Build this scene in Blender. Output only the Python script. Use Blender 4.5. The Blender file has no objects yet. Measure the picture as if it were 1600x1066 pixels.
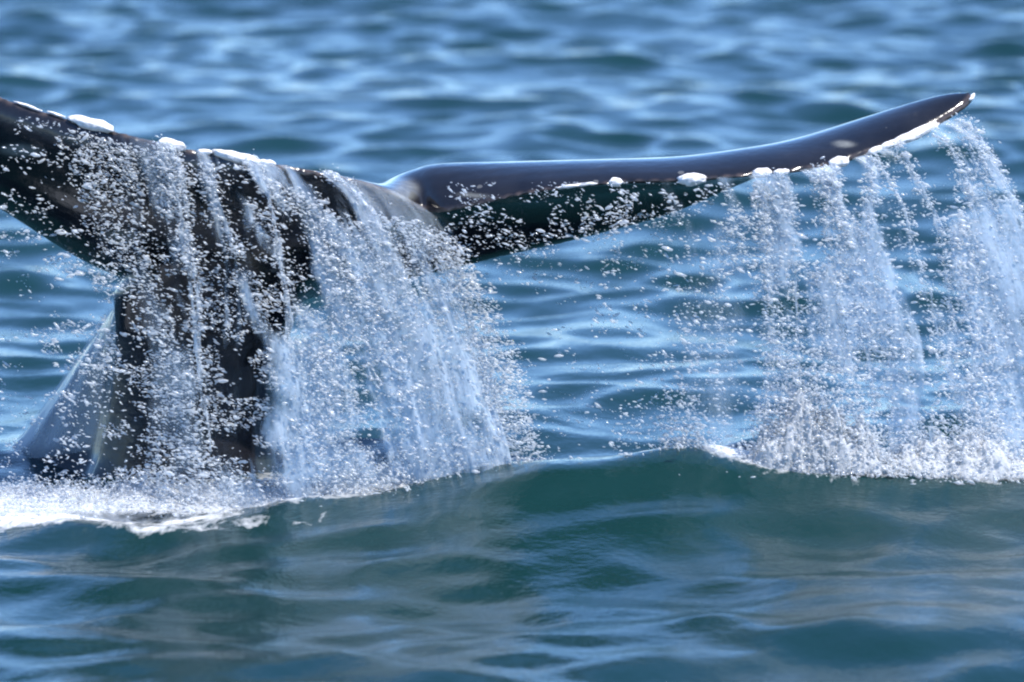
import bpy, bmesh, math
import numpy as np
from mathutils import Vector, Matrix, noise as mnoise

# ------------------------------------------------------------------ scene, camera, light
S = bpy.context.scene
COL = S.collection
R = math.radians
DEPTH, PITCH, WIDTH, ZC = 15.0, R(9.0), 2.75, 0.38
DIST = DEPTH / math.cos(PITCH)
CAM = Vector((0, -DEPTH, ZC + DEPTH * math.tan(PITCH)))
FWD = Vector((0, math.cos(PITCH), -math.sin(PITCH)))
UP = Vector((0, math.sin(PITCH), math.cos(PITCH)))
cd = bpy.data.cameras.new('camera')
cam = bpy.data.objects.new('camera', cd); COL.objects.link(cam)
cam.location = CAM; cam.rotation_euler = (math.pi / 2 - PITCH, 0, 0)
cd.sensor_width = 36; cd.lens = 36 * DIST / WIDTH
cd.clip_start = 0.5; cd.clip_end = 9000
cd.dof.use_dof = True; cd.dof.focus_distance = DIST - 0.2; cd.dof.aperture_fstop = 2.8
S.camera = cam

SUN_EL, SUN_AZ = R(60), R(128)          # azimuth from +Y (beyond the whale) towards +X
w = bpy.data.worlds.new('World'); S.world = w; w.use_nodes = True
nt = w.node_tree; nt.nodes.clear()
sky = nt.nodes.new('ShaderNodeTexSky'); sky.sky_type = 'NISHITA'; sky.sun_disc = False
sky.sun_elevation = SUN_EL; sky.sun_rotation = SUN_AZ
sky.air_density = 0.8; sky.dust_density = 0.0; sky.ozone_density = 10.0
bg = nt.nodes.new('ShaderNodeBackground'); bg.inputs[1].default_value = 0.15
wo = nt.nodes.new('ShaderNodeOutputWorld')
nt.links.new(sky.outputs[0], bg.inputs[0]); nt.links.new(bg.outputs[0], wo.inputs[0])
ld = bpy.data.lights.new('sun', 'SUN'); ld.energy = 3.7; ld.angle = R(0.5); ld.color = (1, 0.95, 0.88)
sun = bpy.data.objects.new('sun', ld); COL.objects.link(sun)
to_sun = Vector((math.cos(SUN_EL) * math.sin(SUN_AZ), math.cos(SUN_EL) * math.cos(SUN_AZ), math.sin(SUN_EL)))
sun.rotation_euler = to_sun.to_track_quat('Z', 'Y').to_euler(); sun.location = to_sun * 30
S.view_settings.view_transform = 'Standard'; S.view_settings.look = 'None'
S.view_settings.exposure = 1.08; S.view_settings.gamma = 1.0
S.render.engine = 'CYCLES'
S.cycles.use_denoising = True; S.cycles.filter_width = 2.1
S.cycles.max_bounces = 5; S.cycles.transparent_max_bounces = 14
S.cycles.sample_clamp_indirect = 6.0
S.cycles.caustics_reflective = False; S.cycles.caustics_refractive = False

PXM = 1600 / WIDTH                      # photo pixels per metre at the whale
def at(px, py, y):
    """world point at depth y that is seen at photo pixel (px, py)"""
    a = (px - 800) / 1600 * WIDTH / DIST; b = (533 - py) / 1600 * WIDTH / DIST
    d = FWD + Vector((1, 0, 0)) * a + UP * b
    return CAM + d * ((y - CAM.y) / d.y)
def X(px): return (px - 800) / PXM

# ------------------------------------------------------------------ helpers
rng = np.random.default_rng(11)
def tag(o, label=None, cat=None, group=None, kind=None):
    for k, v in (('label', label), ('category', cat), ('group', group), ('kind', kind)):
        if v: o[k] = v
    return o
def mesh_np(name, verts, faces, mat, parent=None, smooth=True):
    """faces: (n, k) integer array, k = 3 or 4"""
    verts = np.asarray(verts, np.float32); faces = np.asarray(faces, np.int32)
    me = bpy.data.meshes.new(name)
    n, k = faces.shape
    me.vertices.add(len(verts)); me.vertices.foreach_set('co', verts.ravel())
    me.loops.add(n * k); me.loops.foreach_set('vertex_index', faces.ravel())
    me.polygons.add(n); me.polygons.foreach_set('loop_start', np.arange(n, dtype=np.int32) * k)
    me.update(calc_edges=True); me.validate()
    if smooth: me.polygons.foreach_set('use_smooth', np.ones(len(me.polygons), bool))
    if mat: me.materials.append(mat)
    o = bpy.data.objects.new(name, me); COL.objects.link(o)
    if parent: o.parent = parent
    return o
def attr(o, name, data):
    a = o.data.attributes.new(name, 'FLOAT', 'POINT'); a.data.foreach_set('value', np.asarray(data, np.float32))
def empty(name, loc=(0, 0, 0)):
    o = bpy.data.objects.new(name, None); COL.objects.link(o); o.location = loc; o.empty_display_size = 0.1
    return o
def hash2(i, j, s):
    v = np.sin(i * 127.1 + j * 311.7 + s * 74.7) * 43758.5453
    return v - np.floor(v)
def vnoise(x, y, s=0):
    i, j = np.floor(x), np.floor(y); f, g = x - i, y - j
    f = f * f * (3 - 2 * f); g = g * g * (3 - 2 * g)
    a, b, c, d = hash2(i, j, s), hash2(i + 1, j, s), hash2(i, j + 1, s), hash2(i + 1, j + 1, s)
    return (a * (1 - f) + b * f) * (1 - g) + (c * (1 - f) + d * f) * g
def fbm(x, y, s=0, o=4):
    v, a, t = 0, 1, 0
    for k in range(o):
        v = v + a * vnoise(x * 2 ** k, y * 2 ** k, s + k * 3.1); t += a; a *= 0.5
    return v / t
def sstep(a, b, x):
    t = np.clip((x - a) / (b - a), 0, 1); return t * t * (3 - 2 * t)

# ------------------------------------------------------------------ materials
class NT:
    def __init__(s, name):
        s.m = bpy.data.materials.new(name); s.m.use_nodes = True
        s.t = s.m.node_tree; s.t.nodes.clear(); s.out = s.t.nodes.new('ShaderNodeOutputMaterial')
    def n(s, kind, props=None, **ins):
        nd = s.t.nodes.new('ShaderNode' + kind)
        for k, v in (props or {}).items(): setattr(nd, k, v)
        for k, v in ins.items():
            key = int(k[1:]) if k[0] == 'i' and k[1:].isdigit() else k.replace('_', ' ')
            s.set(nd.inputs[key], v)
        return nd
    def set(s, sock, v):
        if hasattr(v, 'outputs'): v = v.outputs[0]
        if isinstance(v, bpy.types.NodeSocket): s.t.links.new(v, sock)
        else: sock.default_value = v
    def math(s, op, a, b=0.0, clamp=False):
        nd = s.t.nodes.new('ShaderNodeMath'); nd.operation = op; nd.use_clamp = clamp
        s.set(nd.inputs[0], a); s.set(nd.inputs[1], b); return nd
    def ramp(s, fac, stops):
        nd = s.t.nodes.new('ShaderNodeValToRGB'); s.set(nd.inputs[0], fac)
        e = nd.color_ramp.elements
        while len(e) < len(stops): e.new(0.5)
        for q, (p, c) in zip(e, stops):
            q.position = p; q.color = c if len(c) == 4 else (*c, 1)
        return nd
    def mixc(s, f, a, b):
        nd = s.t.nodes.new('ShaderNodeMix'); nd.data_type = 'RGBA'
        s.set(nd.inputs[0], f); s.set(nd.inputs[6], a); s.set(nd.inputs[7], b)
        return nd.outputs[2]
    def end(s, sh, disp=None):
        s.set(s.out.inputs[0], sh); return s.m

def mat_sea():
    q = NT('sea_water'); g = q.n('NewGeometry')
    pos = g.outputs['Position']
    n1 = q.n('TexNoise', Vector=pos, Scale=9.0, Detail=5.0, Roughness=0.6)
    n2 = q.n('TexNoise', Vector=pos, Scale=28.0, Detail=4.0, Roughness=0.65)
    h = q.math('ADD', q.math('MULTIPLY', n1.outputs[0], 1.0), q.math('MULTIPLY', n2.outputs[0], 0.3))
    b = q.n('Bump', Strength=0.32, Distance=0.016, Height=h)
    big = q.n('TexNoise', Vector=pos, Scale=0.6, Detail=2.0)
    col = q.mixc(big.outputs[0], (0.004, 0.021, 0.024, 1), (0.006, 0.030, 0.031, 1))
    wat = q.n('BsdfPrincipled', Base_Color=col, Roughness=0.05, IOR=1.333, Normal=b)
    wat.inputs['Specular Tint'].default_value = (0.76, 0.95, 1.0, 1)
    fo = q.n('Attribute', {'attribute_name': 'foam'})
    mp = q.n('Mapping', Vector=pos, Scale=(1.0, 0.55, 1.0))
    l1 = q.n('TexNoise', Vector=mp, Scale=11.0, Detail=7.0, Roughness=0.68, Distortion=0.6)
    l2 = q.n('TexVoronoi', {'feature': 'DISTANCE_TO_EDGE'}, Vector=mp, Scale=24.0)
    lace = q.math('SUBTRACT', l1.outputs[0], q.math('MULTIPLY', l2.outputs[0], 0.35))
    f = q.math('SUBTRACT', fo.outputs['Fac'], q.math('SUBTRACT', 1.0, lace))
    f = q.math('MULTIPLY', q.math('ADD', f, 0.06), 3.2, True)
    f = q.math('MULTIPLY', f, 0.93)
    fb = q.n('Bump', Strength=0.9, Distance=0.03, Height=l1.outputs[0])
    foam = q.n('BsdfPrincipled', Base_Color=(0.78, 0.80, 0.82, 1), Roughness=0.55, Normal=fb)
    return q.end(q.n('MixShader', i0=f, i1=wat, i2=foam))

def mat_skin():
    q = NT('wet_whale_skin'); pos = q.n('NewGeometry').outputs['Position']
    n1 = q.n('TexNoise', Vector=pos, Scale=7.0, Detail=6.0, Roughness=0.65)
    n2 = q.n('TexNoise', Vector=pos, Scale=45.0, Detail=3.0, Roughness=0.6)
    v = q.n('TexVoronoi', Vector=pos, Scale=13.0)
    c = q.ramp(n1.outputs[0], [(0.30, (0.006, 0.006, 0.008)), (0.62, (0.013, 0.013, 0.016)), (0.85, (0.045, 0.042, 0.040))])
    spot = q.math('LESS_THAN', v.outputs['Distance'], q.math('MULTIPLY', n2.outputs[0], 0.22))
    spot = q.math('MULTIPLY', spot, q.math('GREATER_THAN', q.n('SeparateColor', i0=v.outputs['Color']).outputs[0], 0.72))
    c2 = q.mixc(q.math('MULTIPLY', spot, 0.6), c, (0.13, 0.13, 0.125, 1))
    edge = q.n('Attribute', {'attribute_name': 'rim'})
    rimf = q.math('MULTIPLY', edge.outputs['Fac'], q.math('MULTIPLY', n2.outputs[0], 1.3), True)
    c3 = q.mixc(rimf, c2, (0.11, 0.082, 0.07, 1))
    sc = q.n('Attribute', {'attribute_name': 'scar'})
    c4 = q.mixc(q.math('MULTIPLY', sc.outputs['Fac'], q.math('ADD', n2.outputs[0], 0.2), True), c3, (0.20, 0.205, 0.19, 1))
    b1 = q.n('Bump', Strength=0.35, Distance=0.01, Height=n1.outputs[0])
    b2 = q.n('Bump', Strength=0.25, Distance=0.003, Height=n2.outputs[0], Normal=b1)
    rough = q.n('MapRange', i0=n1.outputs[0], i1=0.3, i2=0.7, i3=0.09, i4=0.20)
    p = q.n('BsdfPrincipled', Base_Color=c4, Roughness=rough, IOR=1.42, Normal=b2)
    p.inputs['Coat Weight'].default_value = 0.45; p.inputs['Coat Roughness'].default_value = 0.06
    p.inputs['Coat IOR'].default_value = 1.33
    return q.end(p)

def mat_white_patch():
    q = NT('edge_white'); pos = q.n('NewGeometry').outputs['Position']  # mottled off-white for the lumps along the trailing edge
    n = q.n('TexNoise', Vector=pos, Scale=70.0, Detail=4.0)
    c = q.ramp(n.outputs[0], [(0.3, (0.66, 0.62, 0.60)), (0.6, (0.82, 0.80, 0.79))])
    b = q.n('Bump', Strength=0.6, Distance=0.006, Height=n.outputs[0])
    return q.end(q.n('BsdfPrincipled', Base_Color=c, Roughness=0.35, Normal=b))

def mat_drop():
    """aerated drops: white scatter, light through, wet gloss"""
    q = NT('spray_water')
    d = q.n('BsdfDiffuse', Color=(0.82, 0.85, 0.88, 1)); t = q.n('BsdfTranslucent', Color=(0.82, 0.85, 0.88, 1))
    m = q.n('MixShader', i0=0.55, i1=d, i2=t)
    gl = q.n('BsdfGlossy', Color=(1, 1, 1, 1), Roughness=0.12)
    m2 = q.n('MixShader', i0=0.10, i1=m, i2=gl)
    tr = q.n('BsdfTransparent', Color=(0.98, 0.99, 1, 1))
    return q.end(q.n('MixShader', i0=0.62, i1=tr, i2=m2))

def mat_froth():
    q = NT('white_froth'); pos = q.n('NewGeometry').outputs['Position']
    n = q.n('TexNoise', Vector=pos, Scale=55.0, Detail=6.0, Roughness=0.7)
    b = q.n('Bump', Strength=0.7, Distance=0.012, Height=n.outputs[0])
    d = q.n('BsdfDiffuse', Color=(0.84, 0.86, 0.88, 1), Normal=b); t = q.n('BsdfTranslucent', Color=(0.80, 0.84, 0.88, 1), Normal=b)
    m = q.n('MixShader', i0=0.55, i1=d, i2=t)
    f = q.n('Attribute', {'attribute_name': 'froth_amount'}).outputs['Fac']
    a = q.n('MapRange', i0=q.math('ADD', f, q.math('SUBTRACT', n.outputs[0], 0.5)), i1=0.15, i2=0.55, i3=0.0, i4=1.0)
    return q.end(q.n('MixShader', i0=a, i1=q.n('BsdfTransparent', Color=(1, 1, 1, 1)), i2=m))

def mat_film(name, lo, hi, dens, su, st):
    """a thin falling sheet of water torn into streaks; su / st are the streak frequencies across and along the fall"""
    q = NT(name)
    u = q.n('Attribute', {'attribute_name': 'across'}).outputs['Fac']; t = q.n('Attribute', {'attribute_name': 'along'}).outputs['Fac']
    dn = q.n('Attribute', {'attribute_name': 'film_amount'}).outputs['Fac']; ly = q.n('Attribute', {'attribute_name': 'film_layer'}).outputs['Fac']
    vec = q.n('CombineXYZ', i0=q.math('MULTIPLY', u, su), i1=q.math('MULTIPLY', t, st), i2=ly)
    n1 = q.n('TexNoise', Vector=vec, Scale=1.0, Detail=5.0, Roughness=0.62, Distortion=0.35)
    vec2 = q.n('CombineXYZ', i0=q.math('MULTIPLY', u, su * 3.0), i1=q.math('MULTIPLY', t, st * 9.0), i2=ly)
    n2 = q.n('TexNoise', Vector=vec2, Scale=1.0, Detail=5.0, Roughness=0.7)
    s = q.math('ADD', q.math('MULTIPLY', n1.outputs[0], 0.66), q.math('MULTIPLY', n2.outputs[0], 0.34))
    f = q.n('MapRange', i0=s, i1=lo, i2=hi, i3=0.0, i4=1.0)
    a = q.math('MULTIPLY', q.math('MULTIPLY', f.outputs[0], dn), dens, True)
    d = q.n('BsdfDiffuse', Color=(0.60, 0.71, 0.82, 1)); tl = q.n('BsdfTranslucent', Color=(0.58, 0.70, 0.82, 1))
    m = q.n('MixShader', i0=0.5, i1=d, i2=tl)
    b = q.n('Bump', Strength=0.8, Distance=0.02, Height=s)
    gl = q.n('BsdfGlossy', Color=(1, 1, 1, 1), Roughness=0.18, Normal=b)
    m2 = q.n('MixShader', i0=0.10, i1=m, i2=gl)
    tr = q.n('BsdfTransparent', Color=(1, 1, 1, 1))
    return q.end(q.n('MixShader', i0=a, i1=tr, i2=m2))

def mat_stream():
    q = NT('stream_water'); pos = q.n('NewGeometry').outputs['Position']
    mp = q.n('Mapping', Vector=pos, Scale=(1.0, 1.0, 0.35))
    n = q.n('TexNoise', Vector=mp, Scale=60.0, Detail=5.0, Roughness=0.65)
    f = q.n('MapRange', i0=n.outputs[0], i1=0.40, i2=0.62, i3=0.0, i4=0.55)
    d = q.n('BsdfDiffuse', Color=(0.80, 0.85, 0.90, 1)); tl = q.n('BsdfTranslucent', Color=(0.76, 0.83, 0.90, 1))
    m = q.n('MixShader', i0=0.45, i1=d, i2=tl)
    b = q.n('Bump', Strength=0.8, Distance=0.01, Height=n.outputs[0])
    gl = q.n('BsdfGlossy', Color=(1, 1, 1, 1), Roughness=0.15, Normal=b)
    m2 = q.n('MixShader', i0=0.14, i1=m, i2=gl)
    tr = q.n('BsdfTransparent', Color=(1, 1, 1, 1))
    return q.end(q.n('MixShader', i0=f, i1=tr, i2=m2))

M_SEA, M_SKIN, M_WHITE, M_DROP, M_STREAM = mat_sea(), mat_skin(), mat_white_patch(), mat_drop(), mat_stream()
M_FROTH = mat_froth()
M_FILM_L = mat_film('falling_film_left', 0.31, 0.58, 1.0, 34.0, 4.0)
M_FILM_S = mat_film('sliding_film', 0.0, 0.9, 0.75, 16.0, 2.0)
M_FILM_R = mat_film('falling_film_right', 0.32, 0.60, 1.0, 34.0, 4.0)

# ------------------------------------------------------------------ the sea
wr = np.random.default_rng(5)
WAVES = []
for k in range(110):
    lam = 0.16 * (14.0 ** (k / 109.0)) * wr.uniform(0.9, 1.1)
    th = math.pi / 2 + wr.normal(0, 0.74) + 0.10
    kk = 2 * math.pi / lam
    slope = 0.0275 * (1.0 if lam < 0.62 else 0.55)
    if lam < 0.25: slope *= 0.6
    WAVES.append((kk * math.cos(th), kk * math.sin(th), slope / kk, wr.uniform(0, 2 * math.pi)))
def crest_line(x):
    """y and height of the swell that rolls in front of the whale"""
    xs = np.interp(x, [X(-900), X(0), X(250), X(520), X(840), X(1100), X(1350), X(1600), X(2300)],
                   [0.02, 0.0, -0.01, 0.045, 0.10, 0.12, 0.115, 0.10, 0.08])
    return xs
def sea_disp(x, y):
    wx = x + 0.25 * (fbm(x * 0.35, y * 0.35, 3, 2) - 0.5); wy = y + 0.25 * (fbm(x * 0.35, y * 0.35, 9, 2) - 0.5)
    h = np.zeros_like(x); dx = np.zeros_like(x); dy = np.zeros_like(x)
    amp = (0.65 + 0.7 * fbm(x * 0.45, y * 0.3, 21, 3)) * (1.0 - 0.12 * (1 - sstep(-1.5, -0.6, y)))
    for kx, ky, a, ph in WAVES:
        p = kx * wx + ky * wy + ph; k = math.hypot(kx, ky)
        sn, cs = np.sin(p), np.cos(p)
        h += a * cs; dx -= 0.55 * a * kx / k * sn; dy -= 0.55 * a * ky / k * sn
    # long swell
    h += 0.03 * np.sin(0.9 * y + 0.25 * x + 0.6)
    yc = -0.42 + 0.05 * np.sin(1.9 * x + 0.5)
    e = y - yc; sg = np.where(e < 0, 0.32, 0.26)
    near = np.exp(-(np.hypot(x, y) / 7) ** 2)
    calm = 1 - 0.20 * np.exp(-(e / 0.5) ** 2) * near
    ridge = crest_line(x) * np.exp(-(e / sg) ** 2) * near - 0.012 * np.exp(-((y + 1.45) / 0.4) ** 2) * near
    return amp * dx, amp * dy, amp * h * calm + ridge
def axis(fine0, fine1, step, far, grow):
    a = list(np.arange(fine0, fine1 + 1e-6, step))
    s = step
    while a[-1] < far: s *= grow; a.append(a[-1] + s)
    s = step
    while a[0] > -far: s *= grow; a.insert(0, a[0] - s)
    return np.array(a)
gx = axis(-3.2, 3.2, 0.021, 4000, 1.16); gy = axis(-3.6, 13.5, 0.021, 4000, 1.13)
GX, GY = np.meshgrid(gx, gy)
fade = np.exp(-(np.maximum(np.abs(GX) - 6, 0) / 40) ** 2) * np.exp(-(np.maximum(np.abs(GY - 5) - 20, 0) / 60) ** 2)
DX, DY, DZ = sea_disp(GX, GY)
nx, ny = len(gx), len(gy)
V = np.stack([GX + DX * fade, GY + DY * fade, DZ * fade], -1).reshape(-1, 3)
idx = np.arange(nx * ny).reshape(ny, nx)
F = np.stack([idx[:-1, :-1], idx[:-1, 1:], idx[1:, 1:], idx[1:, :-1]], -1).reshape(-1, 4)
sea = tag(mesh_np('sea', V, F, M_SEA), 'rippled blue green sea surface around the whale tail', 'sea', None, 'structure')
def blob(cx, cy, rx, ry, v, p=2.0):
    return v * np.exp(-((np.abs((GX - cx) / rx)) ** p + (np.abs((GY - cy) / ry)) ** p))
foam = np.zeros_like(GX)
for a in [(X(120), -0.36, 0.45, 0.20, 0.86), (X(-60), -0.24, 0.40, 0.20, 0.8), (X(280), -0.48, 0.32, 0.22, 0.80), (X(450), -0.34, 0.42, 0.20, 0.95), (X(330), 0.02, 0.50, 0.30, 0.70),
          (X(560), -0.14, 0.35, 0.22, 0.72), (X(720), -0.12, 0.28, 0.16, 0.70), (X(430), -0.62, 0.35, 0.12, 0.6), (X(300), -0.64, 0.3, 0.10, 0.62), (X(60), -0.46, 0.4, 0.14, 0.9),
          (X(1250), -0.27, 0.34, 0.22, 1.1), (X(1500), -0.3, 0.36, 0.16, 0.85), (X(1010), -0.32, 0.22, 0.10, 0.66)]:
    foam = np.maximum(foam, blob(*a))
foam *= 0.62 + 0.72 * fbm(GX * 3.2 + 5, GY * 8.0, 17, 3)
attr(sea, 'foam', foam.ravel())

# ------------------------------------------------------------------ the whale
def catmull(P, n):
    P = [np.array(p, float) for p in P]; out = []
    for i in range(len(P) - 1):
        p0 = P[max(i - 1, 0)]; p1 = P[i]; p2 = P[i + 1]; p3 = P[min(i + 2, len(P) - 1)]
        for t in np.arange(n) / n:
            out.append(0.5 * ((2 * p1) + (-p0 + p2) * t + (2 * p0 - 5 * p1 + 4 * p2 - p3) * t * t + (-p0 + 3 * p1 - 3 * p2 + p3) * t ** 3))
    out.append(P[-1]); return np.array(out)
# station: trailing edge, middle of the chord, leading edge (photo pixel x, y and depth), half thickness
STN = [
 ((-260, 40, -0.16), (-262, 46, -0.15), (-264, 52, -0.13), 0.010),
 ((-190, 72, -0.24), (-196, 100, -0.20), (-205, 130, -0.13), 0.022),
 ((-100, 108, -0.29), (-110, 160, -0.23), (-128, 222, -0.10), 0.032),
 ((0, 148, -0.33), (-18, 222, -0.26), (-40, 296, -0.05), 0.040),
 ((90, 177, -0.35), (66, 262, -0.27), (44, 352, -0.02), 0.045),
 ((200, 206, -0.37), (150, 300, -0.27), (116, 398, 0.02), 0.050),
 ((300, 230, -0.37), (235, 330, -0.25), (190, 432, 0.07), 0.058),
 ((400, 248, -0.36), (335, 355, -0.20), (275, 465, 0.12), 0.066),
 ((500, 266, -0.34), (435, 368, -0.13), (350, 478, 0.17), 0.074),
 ((580, 286, -0.30), (520, 366, -0.06), (420, 470, 0.21), 0.080),
 ((636, 314, -0.25), (580, 345, 0.00), (490, 462, 0.24), 0.082),
 ((664, 333, -0.20), (625, 322, 0.04), (560, 450, 0.25), 0.080),
 ((694, 334, -0.26), (672, 304, 0.02), (630, 440, 0.24), 0.070),
 ((750, 322, -0.31), (730, 296, 0.00), (700, 425, 0.22), 0.062),
 ((830, 303, -0.34), (812, 293, -0.02), (790, 402, 0.19), 0.058),
 ((950, 288, -0.35), (932, 284, -0.05), (918, 372, 0.15), 0.048),
 ((1070, 284, -0.35), (1055, 272, -0.08), (1045, 336, 0.10), 0.040),
 ((1180, 275, -0.33), (1168, 252, -0.11), (1160, 282, 0.06), 0.033),
 ((1290, 262, -0.29), (1282, 230, -0.12), (1278, 222, 0.03), 0.027),
 ((1400, 226, -0.23), (1394, 196, -0.11), (1388, 180, 0.00), 0.022),
 ((1470, 194, -0.17), (1466, 170, -0.10), (1460, 158, -0.03), 0.018),
 ((1508, 168, -0.13), (1504, 156, -0.09), (1498, 150, -0.05), 0.013),
 ((1522, 153, -0.10), (1521, 150, -0.09), (1519, 148, -0.08), 0.008)]
TE = catmull([at(*s[0]) for s in STN], 10); MD = catmull([at(*s[1]) for s in STN], 10); LE = catmull([at(*s[2]) for s in STN], 10)
TH = np.maximum(catmull([[s[3]] for s in STN], 10)[:, 0], 0.006)
NSEC = 14
def sections():
    rings = []
    for i in range(len(TE)):
        a, m, b, th = TE[i], MD[i], LE[i], TH[i]
        c = 2 * m - 0.5 * (a + b)
        tan_s = TE[min(i + 1, len(TE) - 1)] - TE[max(i - 1, 0)] + LE[min(i + 1, len(TE) - 1)] - LE[max(i - 1, 0)]
        up, dn = [], []
        for k in range(NSEC + 1):
            t = k / NSEC
            p = (1 - t) ** 2 * a + 2 * t * (1 - t) * c + t * t * b
            d = 2 * (1 - t) * (c - a) + 2 * t * (b - c)
            n = np.cross(tan_s, d); n /= np.linalg.norm(n) + 1e-9
            # thickness: thin rounded trailing edge, thickest 60 % back, round leading edge
            f = (0.010 + (th - 0.006) * math.sin(math.pi * min(t / 1.25, 1) ** 0.85) ** 1.1) * math.sqrt(max(1 - ((t - 0.5) / 0.5) ** 8, 0)) if 0 < t < 1 else 0
            if n[2] < 0 and n[1] > -0.1: pass
            up.append(p + n * f); dn.append(p - n * f)
        rings.append(np.array(up + dn[-2:0:-1]))
    return np.array(rings)
SECT = sections()
def loft(rings):
    n, m, _ = rings.shape
    v = rings.reshape(-1, 3); f = []
    for i in range(n - 1):
        for j in range(m):
            a, b = i * m + j, i * m + (j + 1) % m
            f.append((a, b, b + m, a + m))
    f.append(tuple(range(m))[::-1]); f.append(tuple(range((n - 1) * m, n * m)))
    return v, f
fv, ff = loft(SECT)
# tail stock: rings of (photo x, depth y) at a height z
def ring_pts(z, pts, n=40):
    P = np.array([(X(px), y, z + dz) for px, y, dz in pts]); k = len(P); out = []
    for i in range(k):
        p0, p1, p2, p3 = P[i - 1], P[i], P[(i + 1) % k], P[(i + 2) % k]
        for t in np.arange(n // k) / (n // k):
            out.append(0.5 * ((2 * p1) + (-p0 + p2) * t + (2 * p0 - 5 * p1 + 4 * p2 - p3) * t * t + (-p0 + 3 * p1 - 3 * p2 + p3) * t ** 3))
    return out
def zz(py, y=0.05): return at(800, py, y).z
stock = [
 (zz(330), [(340, -0.26, 0), (400, -0.25, 0), (450, -.22, .0), (470, -.12, .0), (430, -.05, 0), (370, -.06, 0), (320, -.10, 0), (295, -.15, 0), (290, -0.19, 0), (310, -.23, 0)]),
 (zz(390), [(310, -0.20, 0), (420, -0.17, .0), (520, -.05, .0), (520, .16, .0), (400, .24, 0), (290, .20, 0), (235, .06, 0), (222, -.06, 0), (226, -0.12, 0), (255, -.17, 0)]),
 (zz(450), [(280, -0.125, 0), (370, -0.11, 0), (470, .0, .0), (480, .24, .0), (380, .32, 0), (260, .30, 0), (206, .16, 0), (182, .0, 0), (182, -.06, 0), (212, -.115, 0)]),
 (zz(510), [(270, -0.085, 0), (340, -0.075, 0), (440, .04, 0), (450, .24, 0), (360, .38, 0), (230, .40, 0), (158, .20, 0), (178, .03, 0), (183, -.035, 0), (212, -.07, 0)]),
 (zz(570), [(265, -0.07, 0), (330, -0.06, 0), (420, .03, 0), (430, .26, 0), (340, .44, 0), (190, .48, 0), (116, .22, 0), (170, .04, 0), (179, -.035, 0), (210, -.07, 0)]),
 (zz(640), [(255, -0.07, 0), (320, -0.07, 0), (412, .02, 0), (425, .28, 0), (310, .52, 0), (150, .60, 0), (68, .26, 0), (156, .05, 0), (168, -.035, 0), (200, -.07, 0)]),
 (zz(710), [(250, -0.07, 0), (320, -0.08, 0), (415, .02, 0), (430, .30, 0), (280, .62, 0), (90, .72, 0), (14, .30, 0), (138, .05, 0), (153, -.04, 0), (190, -.08, 0)]),
 (zz(780), [(240, -0.09, 0), (320, -0.10, 0), (430, .02, 0), (440, .34, 0), (250, .74, 0), (40, .84, 0), (-70, .34, 0), (100, .03, 0), (125, -.05, 0), (170, -.09, 0)]),
 (zz(1000), [(220, -0.12, 0), (320, -0.12, 0), (480, .02, 0), (480, .42, 0), (200, .95, 0), (-60, 1.0, 0), (-220, .55, 0), (20, .0, 0), (60, -.08, 0), (120, -.11, 0)])]
pv, pf = loft(np.array([ring_pts(z, p) for z, p in stock]))
tmp = bpy.data.meshes.new('whale_parts')
tmp.from_pydata([tuple(v) for v in fv] + [tuple(v) for v in pv], [], ff + [tuple(i + len(fv) for i in f) for f in pf])
bm = bmesh.new(); bm.from_mesh(tmp); bmesh.ops.recalc_face_normals(bm, faces=bm.faces); bm.to_mesh(tmp); bm.free()
to = bpy.data.objects.new('whale_tmp', tmp); COL.objects.link(to)
md = to.modifiers.new('r', 'REMESH'); md.mode = 'VOXEL'; md.voxel_size = 0.0085; md.use_smooth_shade = True
ms = to.modifiers.new('s', 'SMOOTH'); ms.iterations = 12; ms.factor = 0.5
dg = bpy.context.evaluated_depsgraph_get()
wm = bpy.data.meshes.new_from_object(to.evaluated_get(dg)); bpy.data.objects.remove(to)
wm.name = 'body'; wm.materials.clear(); wm.materials.append(M_SKIN)
whale = tag(empty('whale', (X(280), 0.2, 0)), 'dark wet whale tail with raised flukes dripping water as it dives', 'whale')
body = bpy.data.objects.new('body', wm); COL.objects.link(body)
wm.polygons.foreach_set('use_smooth', np.ones(len(wm.polygons), bool))
whale_inv = Matrix.Translation(-whale.location)
def adopt(o, p):
    o.parent = p; o.matrix_parent_inverse = Matrix.Translation(-p.location)
adopt(body, whale)
co = np.empty(len(wm.vertices) * 3, np.float32); wm.vertices.foreach_get('co', co); co = co.reshape(-1, 3)
dmin = np.full(len(co), 9.0)
for i in range(0, len(TE), 2):
    dmin = np.minimum(dmin, np.linalg.norm(co - TE[i], axis=1))
attr(body, 'rim', 1 - sstep(0.008, 0.024, dmin))
scar = np.zeros(len(co))
for px, py, y, r1, r2 in [(32, 232, -0.30, 32, 10), (190, 368, -0.22, 34, 14), (795, 322, -0.25, 26, 8), (740, 300, -0.2, 24, 3), (1318, 223, -0.18, 16, 4), (630, 300, -0.2, 22, 14), (275, 590, -0.05, 40, 26)]:
    c = at(px, py, y); e = ((co[:, 0] - c.x) * PXM / r1) ** 2 + ((co[:, 2] - c.z) * PXM / r2) ** 2 + ((co[:, 1] - y) / 0.2) ** 2
    scar = np.maximum(scar, np.exp(-e ** 2))
attr(body, 'scar', scar)

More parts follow.
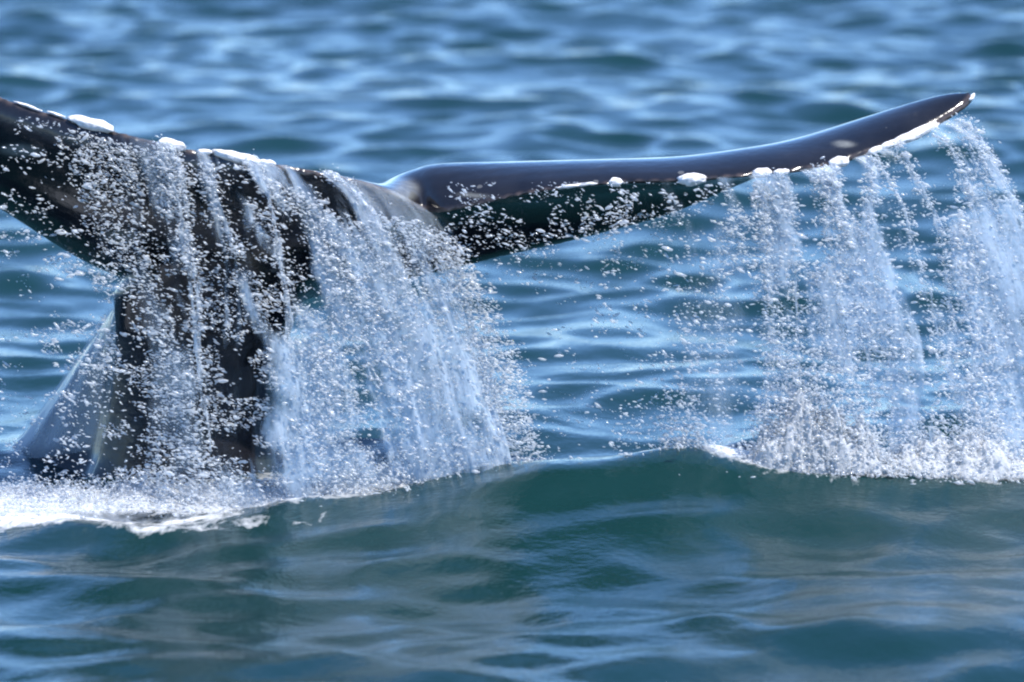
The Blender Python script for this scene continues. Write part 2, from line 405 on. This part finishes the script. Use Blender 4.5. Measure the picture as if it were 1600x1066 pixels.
def ico(sub):
    bm = bmesh.new(); bmesh.ops.create_icosphere(bm, subdivisions=sub, radius=1)
    v = np.array([q.co[:] for q in bm.verts]); f = np.array([[q.index for q in p.verts] for p in bm.faces]); bm.free(); return v, f
ICO1, ICO2, ICO3 = ico(1), ico(2), ico(3)
OCT = (np.array([(1, 0, 0), (-1, 0, 0), (0, 1, 0), (0, -1, 0), (0, 0, 1), (0, 0, -1)], float),
       np.array([(0, 2, 4), (2, 1, 4), (1, 3, 4), (3, 0, 4), (2, 0, 5), (1, 2, 5), (3, 1, 5), (0, 3, 5)]))
TE = np.array([body.closest_point_on_mesh(Vector(p))[1][:] for p in TE])       # on the finished skin
TEpx = np.array([(p[0] * PXM + 800) for p in TE])
def te_at(px):
    i = int(np.argmin(np.abs(TEpx - px))); j = min(i + 1, len(TE) - 1)
    d = TE[j] - TE[max(i - 1, 0)]; return TE[i], d / np.linalg.norm(d), i
def white_patch(px, wpx, hpx, k, lift=0.004):
    c, d, i = te_at(px)
    v, f = ICO3; L = wpx / 2 / PXM; H = hpx / 2 / PXM
    n = np.array([0, -0.6, 1.0]); n -= d * n.dot(d); n /= np.linalg.norm(n); b = np.cross(d, n)
    q = np.array([mnoise.noise(Vector((p[0] * 2.2 + k * 7, p[1] * 2.2, p[2] * 2.2))) + 0.5 * mnoise.noise(Vector((p[0] * 5 + k, p[1] * 5, p[2] * 5 + 3))) for p in v])
    r = 1.12 + 0.30 * q
    vv = v * r[:, None]
    # follow the curved edge
    P = []
    for p in vv:
        cc, _, _ = te_at(px + p[0] * wpx / 2)
        P.append(np.array([0, -0.006, 0]) + c + d * p[0] * L + n * (p[1] * H + lift) + b * p[2] * H * 0.9 + (cc - c - d * (cc - c).dot(d)) * 0.8)
    o = mesh_np('white_patch', np.array(P), f, M_WHITE); adopt(o, whale)
for k, a in enumerate([(2, 26, 15), (66, 40, 4), (112, 26, 4), (166, 66, 17), (281, 38, 16), (335, 20, 8), (384, 66, 15), (425, 24, 7),
                       (880, 30, 5), (915, 40, 5), (960, 19, 13), (1070, 38, 18), (1178, 26, 14), (1210, 22, 8), (1302, 30, 17), (1352, 22, 9),
                       (1415, 74, 15), (1372, 30, 10), (1510, 16, 6)]):
    white_patch(*a, k)

# ------------------------------------------------------------------ falling water
G = 9.81
def path_fn(src, vx, vy, vz):
    return lambda t: np.stack([src[..., 0] + vx * t, src[..., 1] + vy * t, src[..., 2] + vz * t - 0.5 * G * t * t], -1)
def te_of(px):
    o = np.argsort(TEpx); px = np.asarray(px, float)
    return np.stack([np.interp(px, TEpx[o], TE[o, k]) for k in range(3)], -1)
def drift_left(px): return np.interp(px, [0, 150, 300, 380, 450, 520, 580, 690], [0.20, 0.22, 0.30, 0.42, 0.65, 0.95, 1.05, 0.6])
def drift_right(px): return np.interp(px, [880, 1050, 1180, 1300, 1400, 1460, 1500], [0.03, 0.10, 0.22, 0.48, 0.64, 0.74, 0.76])
def forward(px): return -0.10 - 0.05 * np.sin(np.asarray(px) * 0.02)

def film(name, px0, px1, drift, mat, layers, dens_fn, cut, parent, nu=110, ntt=60, seed=0):
    r2 = np.random.default_rng(seed); VV, FF, A, T, D, L = [], [], [], [], [], []; base = 0
    u = np.linspace(0, 1, nu); px = px0 + (px1 - px0) * u
    for l in range(layers):
        src = te_of(px)
        src[:, 1] += -0.018 - 0.012 * l + 0.02 * (fbm(u * 9, u * 0 + l, seed, 3) - 0.5)
        src[:, 2] += 0.004
        vx = drift(px) * (0.8 + 0.4 * r2.random()) + 0.25 * (fbm(u * 7, u * 0 + l * 5.3, seed + 2, 3) - 0.5)
        vy = forward(px) * (0.4 + 0.6 * l / max(layers - 1, 1)) + 0.25 * (fbm(u * 8, u * 0 + l * 3.1, seed + 4, 3) - 0.5)
        tend = np.sqrt(2 * (src[:, 2] + 0.05) / G)
        tt = np.linspace(0, 1, ntt)
        UU, TT = np.meshgrid(u, tt); tm = TT * tend[None, :]
        P = np.stack([src[None, :, 0] + vx[None] * tm, src[None, :, 1] + vy[None] * tm, src[None, :, 2] - 0.5 * G * tm ** 2], -1)
        P[..., 1] += 0.03 * TT * (fbm(UU * 18, TT * 5, seed + l * 7, 3) - 0.5) * 2
        P[..., 0] += 0.03 * TT * (fbm(UU * 14, TT * 4, seed + l * 7 + 3, 3) - 0.5) * 2
        i = np.arange(nu * ntt).reshape(ntt, nu) + base
        FF.append(np.stack([i[:-1, :-1], i[:-1, 1:], i[1:, 1:], i[1:, :-1]], -1).reshape(-1, 4)); VV.append(P.reshape(-1, 3))
        drop = 0.5 * G * tm ** 2
        A.append((UU * (px1 - px0) / PXM).ravel()); T.append(drop.ravel()); L.append(np.full(nu * ntt, l * 4.7 + seed))
        pp = px[None, :] + 0 * TT; lim = cut(pp, drop)
        D.append((dens_fn(pp, TT, UU) * sstep(-0.05, 0.12, clump(pp, drop, 40) - lim)).ravel()); base += nu * ntt
    o = mesh_np(name, np.concatenate(VV), np.concatenate(FF), mat)
    for n, d in (('across', A), ('along', T), ('film_amount', D), ('film_layer', L)): attr(o, n, np.concatenate(d))
    o['kind'] = 'stuff'; adopt(o, parent); return o

def tube(name, P, rad, mat, parent, seg=8, seed=0):
    """an irregular stream of water along P with a radius for each point"""
    n = len(P); T = np.gradient(P, axis=0); T /= np.linalg.norm(T, axis=1)[:, None] + 1e-9
    s = np.cross(T, [0, 1, 0]); s /= np.linalg.norm(s, axis=1)[:, None] + 1e-9; b = np.cross(T, s)
    a = np.linspace(0, 2 * math.pi, seg, endpoint=False)
    lob = 1 + 0.35 * (fbm(np.arange(n)[:, None] * 0.35 + seed, np.cos(a)[None] * 1.5 + np.sin(a)[None] * 2.3, seed, 2) - 0.5) * 2
    V = P[:, None] + (s[:, None] * np.cos(a)[None, :, None] + b[:, None] * np.sin(a)[None, :, None] * 0.8) * (rad[:, None] * lob)[..., None]
    i = np.arange(n * seg).reshape(n, seg); j = np.roll(i, -1, 1)
    F = np.stack([i[:-1], j[:-1], j[1:], i[1:]], -1).reshape(-1, 4)
    o = mesh_np(name, V.reshape(-1, 3), F, mat); adopt(o, parent); return o

def drops(name, P, size, parent=None, flat=2.3, sub=ICO1, seed=0, mat=None):
    """many small irregular drops, flattened by the air they fall through, as one mesh"""
    r2 = np.random.default_rng(seed); n = len(P); v, f = sub; m = len(v)
    wob = 1 + r2.normal(0, 0.09, (n, m))
    sc = np.stack([size * flat * r2.uniform(0.6, 1.5, n), size * r2.uniform(0.7, 1.3, n), size * r2.uniform(0.6, 1.1, n)], -1)
    q = v[None] * wob[..., None] * sc[:, None]
    a = r2.normal(0.30, 0.35, n); ca, sa = np.cos(a)[:, None], np.sin(a)[:, None]
    x = q[..., 0] * ca + q[..., 2] * sa; z = -q[..., 0] * sa + q[..., 2] * ca
    V = np.stack([x, q[..., 1], z], -1) + P[:, None]
    F = (f[None] + (np.arange(n) * m)[:, None, None]).reshape(-1, 3)
    o = mesh_np(name, V.reshape(-1, 3), F, mat or M_DROP); o['kind'] = 'stuff'
    if parent: adopt(o, parent)
    return o

def clump(px, drop, seed):
    """0..1: where the falling water is gathered (runs follow the fall)"""
    w_ = px + 46 * (fbm(px / 60, drop * 4.0, seed + 3, 2) - 0.5)
    return 0.66 * fbm(w_ / 30, drop * 3.0, seed, 2) + 0.34 * fbm(w_ / 10, drop * 14.0, seed + 7, 3)
def spray(px, drift, spread, r2, thi=1.0, sig=0.15, cut=None):
    """drops thrown off the trailing edge; cut(px, drop) thins them into clumps"""
    n = len(px); src = te_of(px); src[:, 1] -= 0.02
    vx = drift(px) * r2.uniform(0.8, 1.2, n) + r2.normal(0, sig, n); vy = forward(px) + r2.normal(0, sig * 1.3, n)
    tend = np.sqrt(2 * (src[:, 2] + 0.02) / G); lo = np.interp(px, [380, 480, 640, 900, 1000], [0.16, 0.34, 0.36, 0.2, 0.14]); t = tend * (lo + (thi - lo) * r2.random(n) ** 0.8)
    P = path_fn(src, vx, vy, 0 * t)(t)
    P += r2.normal(0, spread, (n, 3)) * (0.3 + t / tend)[:, None]
    if cut is not None:
        drop = src[:, 2] - P[:, 2]
        P = P[clump(px, drop, 40) + r2.normal(0, 0.035, n) > cut(px, drop)]
    return P
def split_drops(parent, P, S, seed):
    """small drops as light octahedra, larger ones rounder"""
    big = S > 0.0027
    drops('fine_spray', P[~big], S[~big], parent, sub=OCT, seed=seed)
    drops('spray_drops', P[big], S[big], parent, sub=ICO1, seed=seed + 1)

# ---- left cascade
left = tag(empty('cascade', (X(480), -0.35, 0)), 'torn white curtain of water pouring off the fluke that shows its dark underside', 'cascade')
def dens_l(px, tt, u):
    base = np.interp(px, [40, 190, 240, 300, 360, 430, 560, 640, 690], [0.0, 0.0, 0.3, 0.5, 0.85, 1.0, 1.0, 0.8, 0.3])
    late = np.interp(px, [470, 540, 690], [0.0, 0.75, 0.8])
    f = np.interp(tt, [0, 0.12, 0.3, 0.85, 1], [0.2, 0.7, 1.0, 1.0, 0.8]) * (1 - late * (1 - sstep(0.35, 0.75, tt)))
    return base * f * sstep(0, 0.04, u) * (1 - sstep(0.93, 1.0, u))
def cut_l(px, d):
    a = np.interp(px, [40, 200, 300, 350, 420, 470, 560, 620, 700], [0.58, 0.555, 0.53, 0.495, 0.455, 0.44, 0.44, 0.475, 0.52])
    return a - np.interp(d, [0.0, 0.25, 0.55], [0.0, 0.0, 0.06]) * sstep(380, 470, px)
film('water_film', 170, 690, drift_left, M_FILM_L, 2, dens_l, cut_l, left, nu=300, ntt=90, seed=3)
def flank_sheet(parent):
    """smooth sheet of water sliding off the far side of the tail stock"""
    u, v = np.meshgrid(np.linspace(0, 1, 50), np.linspace(0, 1, 70))
    a = np.array([[at(182 - 24 * k, 462 + 236 * k, -0.085)[:] for k in np.linspace(0, 1, 70)]])[0]
    b = np.array([[at(178 - 172 * k ** 1.08, 466 + 250 * k, 0.10 + 0.08 * k)[:] for k in np.linspace(0, 1, 70)]])[0]
    P = a[:, None] * (1 - u[..., None]) + b[:, None] * u[..., None]
    P[..., 1] += -0.05 * np.sin(np.pi * u) * (0.3 + v) + 0.008 * (fbm(u * 9, v * 3, 5, 3) - 0.5)
    i = np.arange(u.size).reshape(u.shape)
    o = mesh_np('water_film', P.reshape(-1, 3), np.stack([i[:-1, :-1], i[:-1, 1:], i[1:, 1:], i[1:, :-1]], -1).reshape(-1, 4), M_FILM_S)
    am = sstep(0, 0.12, u) * (0.75 + 0.25 * sstep(0.7, 1.0, u)) * (1 - sstep(0.97, 1, u)) * sstep(0, 0.12, v) * (1 - 0.5 * sstep(0.9, 1, v))
    for n, d in (('across', u * 0.25), ('along', v * 0.42), ('film_amount', am), ('film_layer', u * 0 + 2.2)): attr(o, n, d.ravel())
    o['kind'] = 'stuff'; adopt(o, parent)
flank_sheet(left)
r2 = np.random.default_rng(77)
def stream(parent, px, vx, vy, seed, rad0, frac, n=50, wob=0.022):
    src = te_of(px); tend = math.sqrt(2 * (src[2] + 0.03) / G); t = np.linspace(0.05, frac, n) * tend
    P = np.stack([src[0] + vx * t, src[1] - 0.02 + vy * t, src[2] - 0.5 * G * t * t], -1)
    P[:, 0] += wob * (fbm(P[:, 2] * 7, P[:, 2] * 0 + seed, seed, 3) - 0.5) * 2
    rad = rad0 * (0.2 + 1.5 * fbm(P[:, 2] * 26, P[:, 2] * 0 + seed, seed + 5, 3) ** 1.5) * np.linspace(1, 0.8, n); rad[-4:] *= [0.8, 0.6, 0.4, 0.1]
    tube('water_stream', P, rad, M_STREAM, parent, seed=seed); return P
DP, DS = [], []
for k, px in enumerate([262, 284, 395, 500]):
    P = stream(left, px, float(drift_left(px)) * r2.uniform(0.8, 1.15), float(forward(px)) * r2.uniform(0.6, 1.6), k, r2.uniform(0.007, 0.012), 0.55 if px in (205, 238) else r2.uniform(0.7, 1.0))
    m = 380; i = r2.integers(0, len(P), m); DP.append(P[i] + r2.normal(0, 0.012, (m, 3)))
px = np.clip(np.concatenate([r2.normal(400, 120, 24000), r2.uniform(60, 690, 30000)]), 40, 700)
DP += [spray(px[::2], drift_left, 0.006, r2, cut=cut_l, sig=0.025), spray(px[1::5], drift_left, 0.012, r2, cut=cut_l, sig=0.10)]
DP = np.concatenate(DP); split_drops(left, DP, np.clip(np.exp(r2.normal(math.log(0.0017), 0.42, len(DP))), 0.0008, 0.0058), 1)

# ---- right cascade
right = tag(empty('cascade', (X(1380), -0.25, 0)), 'wide sparkling curtain of water falling from the fluke with the upturned tip', 'cascade')
def dens_r(px, tt, u):
    base = np.interp(px, [960, 1060, 1150, 1250, 1340, 1450, 1475], [0.0, 0.2, 0.55, 0.85, 1.0, 1.0, 0.8])
    return base * np.interp(tt, [0, 0.05, 0.3, 0.8, 1], [0.6, 0.9, 1.0, 0.8, 0.85]) * sstep(0, 0.1, u) * (1 - sstep(0.95, 1.0, u))
def cut_r(px, d): return np.interp(px, [880, 1060, 1130, 1200, 1300, 1400, 1470], [0.585, 0.56, 0.535, 0.495, 0.455, 0.445, 0.425])
film('water_film', 1000, 1470, drift_right, M_FILM_R, 2, dens_r, cut_r, right, nu=260, ntt=90, seed=8)
DP = []
for k, px in enumerate(np.linspace(1200, 1462, 7) + r2.normal(0, 7, 7)):
    P = stream(right, px, float(drift_right(px)) * r2.uniform(0.85, 1.15), float(forward(px)) * r2.uniform(0.2, 1.6), k + 40, r2.uniform(0.004, 0.009), r2.uniform(0.75, 1.0))
    m = 380; i = r2.integers(0, len(P), m); DP.append(P[i] + r2.normal(0, 0.012, (m, 3)))
px = np.clip(np.concatenate([r2.uniform(1130, 1470, 34000), r2.uniform(900, 1475, 18000)]), 880, 1475)
DP += [spray(px[::2], drift_right, 0.006, r2, cut=cut_r, sig=0.025), spray(px[1::5], drift_right, 0.012, r2, cut=cut_r, sig=0.12)]
DP = np.concatenate(DP); split_drops(right, DP, np.clip(np.exp(r2.normal(math.log(0.0017), 0.45, len(DP))), 0.0008, 0.0065), 3)

# ---- drops flying round the flukes and the tail stock
def scatter(n, x0, x1, y0, y1, d0, d1, keep=None, thr=0.5):
    px = r2.uniform(x0, x1, n); py = r2.uniform(y0, y1, n); dd = r2.uniform(d0, d1, n)
    k = fbm(px / 40 - py / 90, py / 22 + px / 160, 60, 3) > thr
    if keep is not None: k &= keep(px, py)
    return np.array([at(a, b, c)[:] for a, b, c in zip(px[k], py[k], dd[k])])
PP = np.concatenate([
    scatter(12000, 0, 700, 170, 760, -0.50, -0.36, lambda a, b: (b > 170 + a * 0.24) & ((b < 400 + a * 0.1) | (a > 60)), 0.56),
    scatter(7000, 150, 440, 420, 760, -0.40, -0.14, None, 0.52),
    scatter(3600, 690, 1150, 300, 700, -0.5, 0.1, None, 0.56),
    scatter(2500, 1000, 1600, 330, 720, -0.5, 0.1, None, 0.5),
    scatter(3000, 0, 220, 360, 740, -0.5, 0.1, None, 0.56),
    scatter(1500, 690, 1140, 285, 420, -0.45, -0.36, lambda a, b: b < 440 - (a - 690) * 0.26, 0.45)])
tag(drops('flying_drops', PP, np.clip(np.exp(r2.normal(math.log(0.0013), 0.55, len(PP))), 0.0006, 0.0055), None, 2.2, seed=3),
    'loose white water drops flying round the whale tail', 'water drops', None, 'stuff')

# ---- splash where the right cascade lands, and round the tail stock
def splash(label, cx, cy, wx, wy, hgt, n, seed, z0=0.0, body=True):
    """a heap of froth with a ragged top and fine spray leaping off it"""
    r2 = np.random.default_rng(seed)
    def top(x): return hgt * np.exp(-np.abs(x / 1.5) ** 3) * (0.30 + 1.0 * fbm(x * 2.6 + seed, x * 0 + 0.5, seed, 4))
    e = tag(empty('splash', (cx, cy, z0)), label, 'splash')
    if body:
        u = np.linspace(-2.2, 2.2, 170); a = np.linspace(-1, 1, 44); U, A = np.meshgrid(u, a)
        prof = np.maximum(1 - np.abs(A) ** 2, 0) ** 0.8
        rag = fbm(U * 5 + seed, A * 3, seed + 1, 4)
        Z = top(U) * prof * (0.55 + 0.9 * rag) - 0.012
        P = np.stack([cx + U * wx + 0.02 * (fbm(U * 6, A * 5, seed + 3, 3) - 0.5), cy + A * wy * 2.2 + 0.03 * (fbm(U * 6, A * 5, seed + 2, 3) - 0.5), z0 + Z], -1)
        i = np.arange(U.size).reshape(U.shape)
        o = mesh_np('froth_body', P.reshape(-1, 3), np.stack([i[:-1, :-1], i[:-1, 1:], i[1:, 1:], i[1:, :-1]], -1).reshape(-1, 4), M_FROTH)
        attr(o, 'froth_amount', (sstep(-0.012, 0.05 * min(1, hgt / 0.1), Z) * (0.75 + 0.9 * rag)).ravel()); o['kind'] = 'stuff'; adopt(o, e)
    x = r2.normal(0, 0.95, n); y = r2.normal(0, 1, n)
    h = np.maximum(top(x) * (1 - 0.15 * y * y), 0.008)
    z = z0 + h * (0.25 + r2.exponential(0.45, n)) + 0.004
    P = np.stack([cx + x * wx, cy + y * wy, z], -1)
    drops('froth_drops', P, np.clip(np.exp(r2.normal(math.log(0.0021), 0.45, n)), 0.001, 0.007), e, 1.7, OCT, seed)
splash('low white splash heaped behind the swell under the upturned fluke', X(1262), -0.395, 0.12, 0.022, 0.22, 15000, 31, 0.085)
splash('white foam churned up against the base of the tail stock', X(220), -0.30, 0.28, 0.09, 0.05, 7000, 32, 0.0)
splash('pale froth where the torn curtain of water meets the sea', X(620), -0.34, 0.18, 0.05, 0.07, 7000, 33, 0.02)
splash('thin foam where the wide curtain lands beside the white splash', X(1480), -0.33, 0.13, 0.04, 0.14, 8000, 34, 0.07)
splash('small jets of spray thrown up between the two curtains of water', X(1065), -0.34, 0.06, 0.03, 0.20, 1500, 35, 0.08, False)
